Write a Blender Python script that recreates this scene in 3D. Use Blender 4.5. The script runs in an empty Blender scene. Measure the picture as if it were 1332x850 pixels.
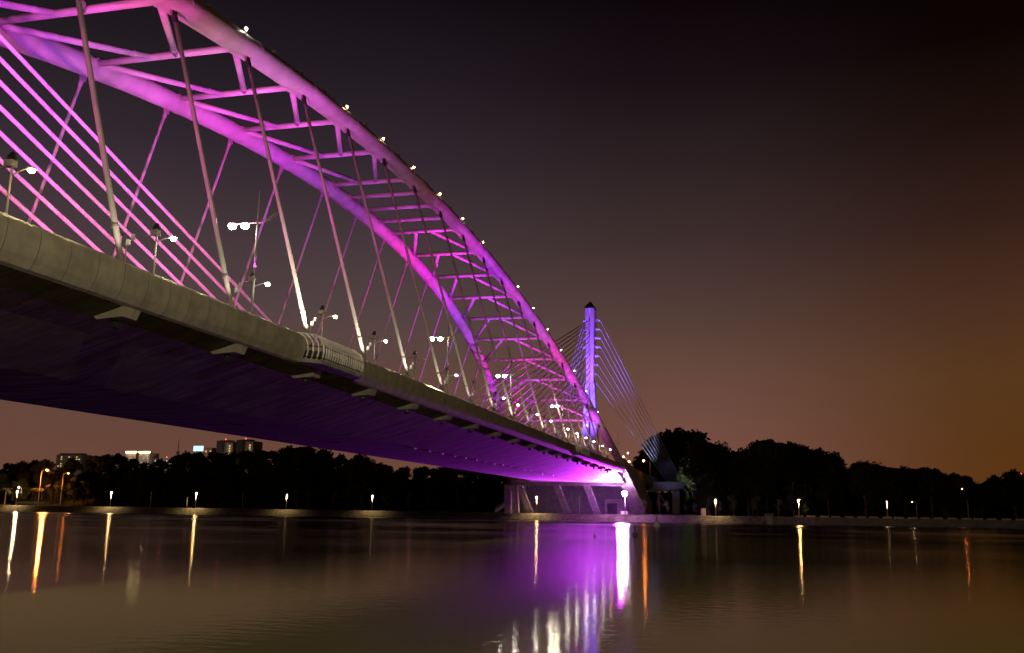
import bpy, math, random
from mathutils import Vector, Matrix
random.seed(7)
PI = math.pi
scene = bpy.context.scene
COL = scene.collection

# ------------------------------------------------------------------ camera (solved from the photograph)
AZ, PITCH, ROLL, FPX = math.radians(-13.7514), math.radians(11.1665), math.radians(0.8), 1200.0
CAM = Vector((0, 0, 3.5))
def basis():
    F = Vector((math.sin(AZ)*math.cos(PITCH), math.cos(AZ)*math.cos(PITCH), math.sin(PITCH)))
    R0 = Vector((math.cos(AZ), -math.sin(AZ), 0)); U0 = R0.cross(F)
    return F, math.cos(ROLL)*R0 + math.sin(ROLL)*U0, -math.sin(ROLL)*R0 + math.cos(ROLL)*U0
F_, R_, U_ = basis()
def at(px, py, Y):                       # where the sight line through a photo pixel meets the plane y = Y
    d = F_ + ((px-666)/FPX)*R_ + ((425-py)/FPX)*U_
    return CAM + d*(Y/d.y)
cd = bpy.data.cameras.new('camera'); cam = bpy.data.objects.new('camera', cd); COL.objects.link(cam)
m = Matrix((R_, U_, -F_)).transposed().to_4x4(); m.translation = CAM; cam.matrix_world = m
cd.sensor_width = 36; cd.lens = 36*FPX/1332; cd.clip_start = .1; cd.clip_end = 12000
scene.camera = cam
vs = scene.view_settings; vs.view_transform = 'Standard'; vs.look = 'None'; vs.gamma = 1; vs.exposure = 0
scene.cycles.max_bounces = 5; scene.cycles.diffuse_bounces = 2; scene.cycles.glossy_bounces = 3
scene.cycles.sample_clamp_indirect = 4; scene.cycles.caustics_reflective = False; scene.cycles.caustics_refractive = False
scene.cycles.use_denoising = True; scene.cycles.denoising_input_passes = 'RGB_ALBEDO'

# ------------------------------------------------------------------ materials
def newmat(name):
    M = bpy.data.materials.new(name); M.use_nodes = True; nt = M.node_tree
    for n in list(nt.nodes): nt.nodes.remove(n)
    out = nt.nodes.new('ShaderNodeOutputMaterial'); b = nt.nodes.new('ShaderNodeBsdfPrincipled')
    nt.links.new(b.outputs[0], out.inputs[0]); return M, nt, b
def mat(name, c1, c2=None, rough=.6, scale=1.0, stretch=(1,1,1), bump=0.0, detail=5, metal=0, lo=.35, hi=.65, spec=.5):
    M, nt, b = newmat(name); L = nt.links
    b.inputs['Roughness'].default_value = rough; b.inputs['Metallic'].default_value = metal
    b.inputs['Specular IOR Level'].default_value = spec
    if c2 is None: c2 = tuple(x*.8 for x in c1)
    tc = nt.nodes.new('ShaderNodeTexCoord'); mp = nt.nodes.new('ShaderNodeMapping'); mp.inputs['Scale'].default_value = stretch
    geo = nt.nodes.new('ShaderNodeNewGeometry')
    L.new(geo.outputs['Position'], mp.inputs['Vector'])
    nz = nt.nodes.new('ShaderNodeTexNoise'); nz.inputs['Scale'].default_value = scale; nz.inputs['Detail'].default_value = detail
    L.new(mp.outputs[0], nz.inputs['Vector'])
    r = nt.nodes.new('ShaderNodeValToRGB'); r.color_ramp.elements[0].position = lo; r.color_ramp.elements[1].position = hi
    r.color_ramp.elements[0].color = (*c2, 1); r.color_ramp.elements[1].color = (*c1, 1)
    L.new(nz.outputs[0], r.inputs[0]); L.new(r.outputs[0], b.inputs['Base Color'])
    if bump:
        bp = nt.nodes.new('ShaderNodeBump'); bp.inputs['Strength'].default_value = bump; bp.inputs['Distance'].default_value = .1
        L.new(nz.outputs[0], bp.inputs['Height']); L.new(bp.outputs[0], b.inputs['Normal'])
    M['_c'] = 1
    return M
def emis(name, c, s):
    M = bpy.data.materials.new(name); M.use_nodes = True; nt = M.node_tree
    for n in list(nt.nodes): nt.nodes.remove(n)
    out = nt.nodes.new('ShaderNodeOutputMaterial'); e = nt.nodes.new('ShaderNodeEmission')
    e.inputs[0].default_value = (*c, 1); e.inputs[1].default_value = s
    nt.links.new(e.outputs[0], out.inputs[0]); return M

def seamed(name, c1, c2, pitch, width, axis='Y', rough=.7, stretch=(1,1,1), scale=1.0, dark=.45, bump=.3):
    """concrete with panel joints every `pitch` metres along an axis"""
    M = mat(name, c1, c2, rough, scale, stretch, bump); nt = M.node_tree; L = nt.links
    b = [n for n in nt.nodes if n.type == 'BSDF_PRINCIPLED'][0]; r = [n for n in nt.nodes if n.type == 'VALTORGB'][0]
    geo = [n for n in nt.nodes if n.type == 'NEW_GEOMETRY'][0]
    sx = nt.nodes.new('ShaderNodeSeparateXYZ'); L.new(geo.outputs['Position'], sx.inputs[0])
    def math_(op, a, bb):
        n = nt.nodes.new('ShaderNodeMath'); n.operation = op
        if isinstance(a, (int, float)): n.inputs[0].default_value = a
        else: L.new(a, n.inputs[0])
        if isinstance(bb, (int, float)): n.inputs[1].default_value = bb
        else: L.new(bb, n.inputs[1])
        return n.outputs[0]
    v = math_('DIVIDE', sx.outputs[axis], pitch); fr = nt.nodes.new('ShaderNodeMath'); fr.operation = 'FRACT'; L.new(v, fr.inputs[0])
    lt = math_('LESS_THAN', fr.outputs[0], width/pitch)
    # rain streaks running down the panels
    mp = nt.nodes.new('ShaderNodeMapping'); mp.inputs['Scale'].default_value = (.6, .6, .12); L.new(geo.outputs['Position'], mp.inputs[0])
    n2 = nt.nodes.new('ShaderNodeTexNoise'); n2.inputs['Scale'].default_value = 1.6; n2.inputs['Detail'].default_value = 6; L.new(mp.outputs[0], n2.inputs[0])
    st = nt.nodes.new('ShaderNodeMapRange'); L.new(n2.outputs[0], st.inputs[0]); st.inputs[1].default_value = .35; st.inputs[2].default_value = .7
    st.inputs[3].default_value = .86; st.inputs[4].default_value = 1.06
    mx = nt.nodes.new('ShaderNodeMix'); mx.data_type = 'RGBA'; mx.blend_type = 'MULTIPLY'; mx.inputs[0].default_value = 1
    L.new(r.outputs[0], mx.inputs[6]); L.new(st.outputs[0], mx.inputs[7])
    mx2 = nt.nodes.new('ShaderNodeMix'); mx2.data_type = 'RGBA'; L.new(lt, mx2.inputs[0]); L.new(mx.outputs[2], mx2.inputs[6])
    mx2.inputs[7].default_value = tuple(x*dark for x in c2) + (1,)
    L.new(mx2.outputs[2], b.inputs['Base Color']); return M

M_STEEL = mat('white_steel_paint', (.62,.60,.60), (.48,.46,.46), .42, .5, (1,1,.4), .02)
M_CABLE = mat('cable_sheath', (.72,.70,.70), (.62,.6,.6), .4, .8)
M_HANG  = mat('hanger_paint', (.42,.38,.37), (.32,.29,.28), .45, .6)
M_FASC  = seamed('fascia_concrete', (.46,.43,.36), (.34,.32,.27), 2.3, .05, bump=.15)
M_SOFF  = seamed('soffit_concrete', (.44,.41,.43), (.24,.22,.24), 4.33, .07, 'Y', .8, (.3,1.2,.3), .6, .55, .4)
M_CONC  = seamed('pier_concrete', (.42,.38,.36), (.30,.27,.26), 2.4, .04, 'Z', bump=.2, dark=.6)
M_WALL  = seamed('abutment_concrete', (.24,.21,.22), (.16,.14,.15), 4, .05, 'X', bump=.2, dark=.6)
M_PYL   = mat('pylon_paint', (.62,.6,.62), (.5,.49,.52), .6, .4, (1,1,.3), .1)
M_DARK  = mat('dark_metal', (.03,.03,.032), (.015,.015,.016), .4, 2)
M_GALV  = mat('galvanised_metal', (.46,.45,.42), (.34,.33,.31), .4, 3)
M_RAIL  = mat('stainless_rail', (.72,.7,.66), (.6,.58,.55), .35, 3)
M_ASPH  = mat('asphalt', (.05,.05,.052), (.035,.035,.036), .9, 3, bump=.2)
M_PATH  = mat('path_concrete', (.30,.27,.23), (.20,.18,.15), .85, .6, bump=.2)
M_GRASS = mat('grass_ground', (.075,.08,.03), (.03,.038,.012), .95, .35, bump=.6, detail=8)
M_BANK  = mat('bank_riprap', (.10,.09,.055), (.03,.03,.016), .95, .8, bump=1.0, detail=8)
M_HILL  = mat('hill_scrub', (.016,.018,.008), (.006,.008,.003), 1, .3, bump=1, detail=8, spec=.1)
M_LEAF  = [mat('foliage_%s' % n, c, tuple(x*.4 for x in c), .9, .7, spec=.15) for n, c in
           (('deep', (.026,.032,.012)), ('mid', (.034,.042,.014)), ('warm', (.042,.042,.014)))]
M_YLEAF = mat('young_foliage', (.14,.15,.07), (.05,.06,.025), .8, 2, spec=.3)
M_BARK  = mat('bark', (.10,.075,.05), (.05,.035,.025), .95, 3, (1,1,.3), .5)
M_WALLW = mat('retaining_wall', (.26,.24,.21), (.17,.16,.14), .85, .5, bump=.2)
M_BLDG  = mat('tower_render', (.24,.20,.17), (.18,.15,.13), .8, .05)
M_BLDGP = mat('pale_tower_render', (.5,.42,.34), (.42,.35,.28), .8, .05)
M_BLDGD = mat('dark_tower_render', (.05,.045,.04), (.035,.03,.03), .8, .05)
M_WHITE = mat('white_plastic', (.75,.73,.68), (.6,.58,.55), .5, 2)
M_CREAM = mat('cream_cabinet', (.62,.5,.33), (.5,.4,.27), .6, 2)
M_RED   = mat('buoy_red', (.3,.04,.02), (.2,.03,.02), .5, 2)

E_WHITE = emis('cool_white_bulb', (1,.93,.72), 150)
E_NEUT  = emis('white_bulb', (1,.88,.62), 150)
E_WARM  = emis('warm_bulb', (1,.62,.25), 110)
E_ORNG  = emis('sodium_bulb', (1,.24,.035), 170)
E_YEL   = emis('park_bulb', (1,.56,.20), 300)
E_DIM   = emis('dim_bulb', (1,.7,.35), .8)
E_FLOOD = emis('violet_flood_face', (.85,.45,1), 420)
E_WIN   = emis('warm_lit_window', (1,.68,.28), .75)
E_WINW  = emis('cool_lit_window', (.85,.95,1), .7)
E_GOLD  = emis('golden_rooftop_lights', (1,.75,.32), 22)
E_SIGN  = emis('cyan_rooftop_screen', (.35,.9,1), 2.2)
E_RED   = emis('red_beacon', (1,.05,.06), 5)

# ------------------------------------------------------------------ mesh tools
class MB:
    def __init__(s): s.v = []; s.f = []
    def box(s, c, d, rz=0, taper=None, M=None):
        hx, hy, hz = d[0]/2, d[1]/2, d[2]/2; b = len(s.v); tp = taper or 1
        for z, k in ((-hz, 1), (hz, tp)):
            for x, y in ((-hx,-hy),(hx,-hy),(hx,hy),(-hx,hy)):
                p = Vector((x*k, y*k, z)); p.rotate(Matrix.Rotation(rz, 3, 'Z'))
                if M: p = M @ p
                s.v.append(Vector(c)+p)
        for q in ((0,3,2,1),(4,5,6,7),(0,1,5,4),(1,2,6,5),(2,3,7,6),(3,0,4,7)): s.f.append(tuple(b+i for i in q))
        return s
    def tube(s, pts, r, n=8, cap=True):
        pts = [Vector(p) for p in pts]; b = len(s.v); k = len(pts)
        rs = r if isinstance(r, (list, tuple)) else [r]*k
        up = None
        for i, p in enumerate(pts):
            t = (pts[min(i+1,k-1)]-pts[max(i-1,0)]).normalized()
            if up is None:
                up = Vector((0,0,1)) if abs(t.z) < .95 else Vector((1,0,0))
            a = t.cross(up)
            if a.length < 1e-5: a = t.orthogonal()
            a.normalize(); c = a.cross(t).normalized(); up = c
            for j in range(n):
                w = 2*PI*j/n; s.v.append(p + rs[i]*(math.cos(w)*a + math.sin(w)*c))
        for i in range(k-1):
            for j in range(n):
                j2 = (j+1) % n; s.f.append((b+i*n+j, b+i*n+j2, b+(i+1)*n+j2, b+(i+1)*n+j))
        if cap:
            s.f.append(tuple(b+j for j in reversed(range(n)))); s.f.append(tuple(b+(k-1)*n+j for j in range(n)))
        return s
    def loft(s, rings, closed=True, cap=True):
        b = len(s.v); n = len(rings[0])
        for R in rings:
            for p in R: s.v.append(Vector(p))
        for i in range(len(rings)-1):
            for j in range(n if closed else n-1):
                j2 = (j+1) % n; s.f.append((b+i*n+j, b+i*n+j2, b+(i+1)*n+j2, b+(i+1)*n+j))
        if cap and closed:
            s.f.append(tuple(b+j for j in reversed(range(n)))); s.f.append(tuple(b+(len(rings)-1)*n+j for j in range(n)))
        return s
    def ball(s, c, r, n=8, m=5, sz=1):
        pts = []; c = Vector(c)
        b = len(s.v); s.v.append(c+Vector((0,0,r*sz)))
        for i in range(1, m):
            a = PI*i/m
            for j in range(n): s.v.append(c+Vector((r*math.sin(a)*math.cos(2*PI*j/n), r*math.sin(a)*math.sin(2*PI*j/n), r*sz*math.cos(a))))
        s.v.append(c-Vector((0,0,r*sz))); e = len(s.v)-1
        for j in range(n):
            j2 = (j+1) % n; s.f.append((b, b+1+j, b+1+j2)); s.f.append((e, e-n+j2, e-n+j))
        for i in range(m-2):
            for j in range(n):
                j2 = (j+1) % n; o = b+1+i*n; s.f.append((o+j, o+n+j, o+n+j2, o+j2))
        return s
    def build(s, name, mt, parent=None, smooth=False):
        me = bpy.data.meshes.new(name); me.from_pydata([tuple(v) for v in s.v], [], s.f)
        me.materials.append(mt)
        if smooth: me.polygons.foreach_set('use_smooth', [True]*len(me.polygons))
        me.validate(); me.update()
        o = bpy.data.objects.new(name, me); COL.objects.link(o)
        if parent is not None: o.parent = parent
        return o
def rel(p, o): return Vector(p)-Vector(o)
def empty(name, label, cat, loc=(0,0,0), rz=0, group=None):
    o = bpy.data.objects.new(name, None); COL.objects.link(o); o.location = loc; o.rotation_euler.z = rz
    o['label'] = label; o['category'] = cat
    if group: o['group'] = group
    return o
def tag(o, label, cat, group=None):
    o['label'] = label; o['category'] = cat
    if group: o['group'] = group
    return o
def struct(o, kind='structure'): o['kind'] = kind; return o
def copy_tree(o, label=None, parent=None):
    c = o.copy(); COL.objects.link(c)
    if parent is not None: c.parent = parent
    if label: c['label'] = label
    for ch in list(o.children): copy_tree(ch, None, c)
    return c
def spot(loc, target, col, watts, cone=60, blend=.7, r=.25, name='floodlight_beam', parent=None):
    l = bpy.data.lights.new(name, 'SPOT'); l.color = col; l.energy = watts; l.spot_size = math.radians(cone); l.spot_blend = blend; l.shadow_soft_size = r
    o = bpy.data.objects.new(name, l); COL.objects.link(o)
    d = Vector(target)-Vector(loc); o.location = loc; o.rotation_euler = d.to_track_quat('-Z', 'Y').to_euler()
    if parent is not None: o.parent = parent
    return o
def point(loc, col, watts, r=.3, parent=None, name='point_light'):
    l = bpy.data.lights.new(name, 'POINT'); l.color = col; l.energy = watts; l.shadow_soft_size = r
    o = bpy.data.objects.new(name, l); COL.objects.link(o); o.location = loc
    if parent is not None: o.parent = parent
    return o

# ------------------------------------------------------------------ sky
w = bpy.data.worlds.new('World'); scene.world = w; w.use_nodes = True; nt = w.node_tree; L = nt.links
for n in list(nt.nodes): nt.nodes.remove(n)
wo = nt.nodes.new('ShaderNodeOutputWorld'); bg = nt.nodes.new('ShaderNodeBackground'); L.new(bg.outputs[0], wo.inputs[0])
tc = nt.nodes.new('ShaderNodeTexCoord'); sp = nt.nodes.new('ShaderNodeSeparateXYZ'); L.new(tc.outputs['Generated'], sp.inputs[0])
def ramp(stops):
    r = nt.nodes.new('ShaderNodeValToRGB'); e = r.color_ramp.elements
    while len(e) < len(stops): e.new(.5)
    for k, (p, c) in enumerate(stops):
        e[k].position = p; e[k].color = tuple((x/255)**2.2 for x in c) + (1,)
    r.color_ramp.interpolation = 'B_SPLINE' if False else 'LINEAR'
    return r
# colour by sine of elevation: town glow low, dark overhead
rA = ramp([(0,(128,84,72)),(.09,(116,79,69)),(.15,(102,74,64)),(.20,(86,65,59)),(.28,(64,50,49)),(.36,(48,37,39)),(.44,(30,23,26)),(.52,(18,12,15)),(1,(8,7,10))])
rB = ramp([(0,(93,56,26)),(.06,(90,56,28)),(.13,(88,59,34)),(.20,(76,50,37)),(.28,(54,36,30)),(.36,(36,24,20)),(.44,(20,13,11)),(.52,(11,4,4)),(1,(5,4,5))])
rC = ramp([(0,(106,72,58)),(.06,(104,72,60)),(.13,(96,72,64)),(.20,(84,68,68)),(.28,(70,58,62)),(.36,(52,43,50)),(.44,(38,32,38)),(.52,(24,20,25)),(1,(10,9,13))])
for r in (rA, rB, rC): L.new(sp.outputs['Z'], r.inputs[0])
def azfac(lo, hi):
    mr = nt.nodes.new('ShaderNodeMapRange'); mr.interpolation_type = 'SMOOTHSTEP'; L.new(sp.outputs['X'], mr.inputs[0])
    mr.inputs[1].default_value = lo; mr.inputs[2].default_value = hi; return mr.outputs[0]
m1 = nt.nodes.new('ShaderNodeMix'); m1.data_type = 'RGBA'; L.new(azfac(-.40, -.04), m1.inputs[0]); L.new(rC.outputs[0], m1.inputs[6]); L.new(rA.outputs[0], m1.inputs[7])
m2 = nt.nodes.new('ShaderNodeMix'); m2.data_type = 'RGBA'; L.new(azfac(-.06, .26), m2.inputs[0]); L.new(m1.outputs[2], m2.inputs[6]); L.new(rB.outputs[0], m2.inputs[7])
nz = nt.nodes.new('ShaderNodeTexNoise'); nz.inputs['Scale'].default_value = 2.2; nz.inputs['Detail'].default_value = 4; L.new(tc.outputs['Generated'], nz.inputs['Vector'])
mr = nt.nodes.new('ShaderNodeMapRange'); L.new(nz.outputs[0], mr.inputs[0]); mr.inputs[1].default_value = .3; mr.inputs[2].default_value = .7; mr.inputs[3].default_value = .93; mr.inputs[4].default_value = 1.07
m3 = nt.nodes.new('ShaderNodeMix'); m3.data_type = 'RGBA'; m3.blend_type = 'MULTIPLY'; m3.inputs[0].default_value = 1; L.new(m2.outputs[2], m3.inputs[6]); L.new(mr.outputs[0], m3.inputs[7])
L.new(m3.outputs[2], bg.inputs[0]); bg.inputs[1].default_value = 1.0

# ------------------------------------------------------------------ water and land
M_WATER, nt_, b_ = newmat('lake_water')
b_.inputs['Base Color'].default_value = (.05,.046,.016,1); b_.inputs['Roughness'].default_value = 1; b_.inputs['Specular IOR Level'].default_value = 0
L_ = nt_.links; g_ = nt_.nodes.new('ShaderNodeNewGeometry')
mpw = nt_.nodes.new('ShaderNodeMapping'); mpw.inputs['Scale'].default_value = (.8, 1.2, 1); L_.new(g_.outputs['Position'], mpw.inputs[0])
n1 = nt_.nodes.new('ShaderNodeTexNoise'); n1.inputs['Scale'].default_value = 1.7; n1.inputs['Detail'].default_value = 3; n1.inputs['Roughness'].default_value = .5; L_.new(mpw.outputs[0], n1.inputs[0])
n2 = nt_.nodes.new('ShaderNodeTexNoise'); n2.inputs['Scale'].default_value = .025; n2.inputs['Detail'].default_value = 3; L_.new(mpw.outputs[0], n2.inputs[0])
bpw = nt_.nodes.new('ShaderNodeBump'); bpw.inputs['Strength'].default_value = 1; bpw.inputs['Distance'].default_value = .009; L_.new(n1.outputs[0], bpw.inputs['Height'])
gl = nt_.nodes.new('ShaderNodeBsdfGlossy'); gl.distribution = 'BECKMANN'; L_.new(bpw.outputs[0], gl.inputs['Normal'])
fr = nt_.nodes.new('ShaderNodeFresnel'); fr.inputs[0].default_value = 1.28
mxs = nt_.nodes.new('ShaderNodeMixShader'); L_.new(fr.outputs[0], mxs.inputs[0]); L_.new(b_.outputs[0], mxs.inputs[1]); L_.new(gl.outputs[0], mxs.inputs[2])
out_ = [n for n in nt_.nodes if n.type == 'OUTPUT_MATERIAL'][0]; L_.new(mxs.outputs[0], out_.inputs[0])
# calmer near the camera's bank, a breeze further out on the lake
sx_ = nt_.nodes.new('ShaderNodeSeparateXYZ'); L_.new(g_.outputs['Position'], sx_.inputs[0])
mr1 = nt_.nodes.new('ShaderNodeMapRange'); L_.new(sx_.outputs['Y'], mr1.inputs[0])
for k_, v_ in ((1, 20), (2, 290), (3, .09), (4, .27)): mr1.inputs[k_].default_value = v_
mrw = nt_.nodes.new('ShaderNodeMapRange'); L_.new(n2.outputs[0], mrw.inputs[0]); mrw.inputs[1].default_value = .35; mrw.inputs[2].default_value = .65; mrw.inputs[3].default_value = .8; mrw.inputs[4].default_value = 1.2
mm_ = nt_.nodes.new('ShaderNodeMath'); mm_.operation = 'MULTIPLY'; L_.new(mr1.outputs[0], mm_.inputs[0]); L_.new(mrw.outputs[0], mm_.inputs[1]); L_.new(mm_.outputs[0], gl.inputs['Roughness'])
def sheet(name, x0, x1, y0, y1, z, mt, nx=1, ny=1, fn=None):
    mb = MB()
    for j in range(ny+1):
        for i in range(nx+1):
            x = x0+(x1-x0)*i/nx; y = y0+(y1-y0)*j/ny; mb.v.append(Vector((x, y, fn(x, y) if fn else z)))
    for j in range(ny):
        for i in range(nx):
            a = j*(nx+1)+i; mb.f.append((a, a+1, a+nx+2, a+nx+1))
    return struct(mb.build(name, mt, smooth=bool(fn)))
sheet('water', -2500, 2500, -3, 301, 0, M_WATER)
def bankz(x, y):                          # far bank: rough slope from the waterline up to the promenade
    t = max(0, min(1, (y-299.2)/3.6)); n = .18*math.sin(x*.9+math.sin(x*.23)*3)+.12*math.sin(x*2.3+y)
    return -.6+2.75*t**.8 + n*(1-t)
sheet('bank', -700, 9.5, 299.2, 302.8, 0, M_BANK, 900, 4, bankz)
sheet('ground', -4000, 4000, 302.8, 9000, 2.15, M_GRASS)
sheet('path', -700, 600, 303.0, 305.8, 2.19, M_PATH)
sheet('near_ground', -300, 400, -120, -3, 1.7, M_GRASS)
nb = MB(); nb.box((50, -2.8, .6), (700, .5, 2.2)); struct(nb.build('near_embankment', M_WALLW))

# skyline of the far wood, as photo pixels
SKY = [(-60,612),(0,611),(30,602),(60,600),(121,600),(129,595),(154,593),(186,603),(228,599),(243,590),(281,592),(320,591),(340,588),(375,585),(410,586),(430,595),(460,598),(470,594),(490,603),(505,608),(545,609),(565,610),(590,610),(612,611),(636,612),(650,612)]
SKYR = [(843,590),(860,576),(878,567),(893,569),(907,577),(918,578),(926,579),(938,592),(947,591),(974,593),(988,578),(1000,578),(1010,580),(1025,580),(1045,587),(1060,586),(1082,597),(1100,612),(1115,607),(1132,604),(1162,612),(1177,609),(1190,612),(1205,617),(1225,622),(1235,619),(1250,620),(1262,626),(1282,630),(1292,622),(1302,634),(1315,624),(1360,634)]
HX = sorted([(at(px, py, 352).x, at(px, py, 352).z) for px, py in SKY+SKYR])
def hsky(x):
    if x <= HX[0][0]: return HX[0][1]
    for (a, ha), (b, hb) in zip(HX, HX[1:]):
        if a <= x <= b: return ha+(hb-ha)*(x-a)/(b-a)
    return HX[-1][1]
def hillz(x, y):
    t = max(0, min(1, (y-326)/32)); t = t*t*(3-2*t); h = hsky(x)*.66
    if -90 < x < -10: h = min(h, 11.8)
    if -76 < x < -32 and y < 350: return 2.0
    if -45 < x < -12: t = max(0, min(1, (y-405)/30)); t = t*t*(3-2*t)
    return 2.0 + (h-2)*t + (1.1*math.sin(x*.21+y*.13)*t + .8*math.sin(x*.53-y*.3)*t)*(0 if -78 < x < -30 else 1)
sheet('hill', -420, 320, 324, 480, 0, M_HILL, 260, 24, hillz)

# ------------------------------------------------------------------ the bridge
XM = -54.0
BR = empty('bridge', 'long white steel arch and cable-stayed road bridge over the lake, washed in purple light', 'bridge')
YM = 138.9
def arch(Y, far=False):
    Z = 52.712-13.666*(abs(Y-YM)/100)**2.049
    X = -35.913-.308*(Z-17)
    return Vector((2*XM-X if far else X, Y, Z))

# deck body: wings sloping down to a flat belly; the section drops and flares over the pier
def deck_ring(Y):
    t = max(0, min(1, (Y-272)/28)); t = t**2.2
    zb = 12.1; ze = 15.25-3.1*t
    xb = 46.5-7.5*t
    w = 35.9
    mid1 = (-(w+.6), ze-.15*t); mid2 = (-(w+xb)/2, (15.25+12.1)/2*(1-t)+12.05*t)
    return [(-w, Y, 16.4), (-w, Y, ze), (mid2[0], Y, mid2[1]), (-xb, Y, zb), (-(108-xb), Y, zb), (-108-mid2[0], Y, mid2[1]), (-108+w, Y, ze), (-108+w, Y, 16.4)]
mb = MB(); mb.loft([deck_ring(Y) for Y in [-62, 0, 100, 200, 268]+[272+1.75*k for k in range(17)]])
DECK = mb.build('deck', M_SOFF, BR)
MB().box((XM, 119, 16.47), (30, 362, .1)).build('roadway', M_ASPH, DECK)
for s in (-1, 1):
    MB().box((XM+s*15.3, 119, 16.6), (.5, 362, .36)).build('kerb', M_CONC, DECK)
    MB().box((XM+s*16.9, 119, 16.5), (2.6, 362, .16)).build('walkway', M_PATH, DECK)
for k, lx in enumerate((-61.4, -57.8, -50.2, -46.6)):
    MB().box((lx, 119, 16.526), (.15, 362, .006)).build('lane_line', M_WHITE, DECK)
MB().box((XM, 119, 16.75), (.6, 362, .5)).build('median', M_CONC, DECK)

def fascia(y0, y1, mirror=False):
    prof = [(-35.75,17.5),(-35.55,17.62),(-35.15,17.62),(-34.92,17.42),(-34.86,17.0),(-34.90,16.4),(-35.05,15.8),(-35.35,15.28),(-35.6,15.16),(-35.88,15.24)]
    mb = MB(); n = max(2, int((y1-y0)/3)); ys = [y0, y0+.25, y0+.8]+[y0+.8+(y1-y0-1.6)*i/n for i in range(1, n)]+[y1-.8, y1-.25, y1]
    rings = []
    for y in ys:
        e = max(0, 1-min(y-y0, y1-y)/.8); rg = []
        for x, z in prof:
            zz = z-.28*e*e*max(0, (z-15.2)/2.4); xx = x+.12*e*e*(1 if x > -35.5 else 0)
            rg.append(((2*XM-xx) if mirror else xx, y, zz))
        rings.append(rg)
    mb.loft(rings); return mb.build('fascia', M_FASC, BR, smooth=False)
B1, B2 = (69.7, 81.2), (203.0, 218.0)
for a, b in ((-62, B1[0]), (B1[1], B2[0]), (B2[1], 299.5)): fascia(a, b)
for a, b in ((-62, B1[0]), (B1[1], B2[0]), (B2[1], 299.5)): fascia(a, b, True)

# viewing bays in the parapet, caged with bent balusters
def bay(y0, y1, sgn=1):
    def X(x): return x if sgn > 0 else 2*XM-x
    pl = [(-35.2, y0), (-33.9, y0+1.5), (-33.9, y1-1.5), (-35.2, y1)]
    B = MB(); B.loft([[(X(-36.4), y0+.1, z)]+[(X(x), y, z) for x, y in pl]+[(X(-36.4), y1-.1, z)] for z in (15.3, 15.62)]); b = B.build('viewing_bay', M_SOFF, BR)
    r = MB(); r.tube([(X(x+.12), y, 16.72) for x, y in pl], .055, 6)
    r.tube([(X(x+.1), y, 15.75) for x, y in pl], .045, 6); r.build('handrail', M_DARK, b)
    def P(u):
        L3 = [((pl[i+1][0]-pl[i][0])**2+(pl[i+1][1]-pl[i][1])**2)**.5 for i in range(3)]; s = u*sum(L3)
        for i in range(3):
            if s <= L3[i] or i == 2:
                t = min(1, s/L3[i]); return (pl[i][0]+(pl[i+1][0]-pl[i][0])*t, pl[i][1]+(pl[i+1][1]-pl[i][1])*t)
            s -= L3[i]
    n = 26
    for i in range(n+1):
        x, y = P(i/n); m_ = MB()
        m_.tube([(X(x), y, 15.62), (X(x+.16), y, 16.2), (X(x+.12), y, 16.9), (X(x-.18), y, 17.45), (X(x-.7), y, 17.8)], .07 if i % 6 else .1, 6)
        m_.build('baluster', M_RAIL, b)
    t = MB(); t.tube([(X(x-.7), y+(.2 if i == 0 else -.2 if i == 3 else 0), 17.82) for i, (x, y) in enumerate(pl)], .07, 6); t.build('top_rail', M_RAIL, b)
    # kicker panels behind the rail
    k = MB(); k.loft([[(X(x-.1), y, z) for x, y in pl] for z in (15.64, 16.35)], closed=False); k.build('kick_panel', M_DARK, b)
    return b
bay(*B1); bay(*B2); bay(*B1, -1)

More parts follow.
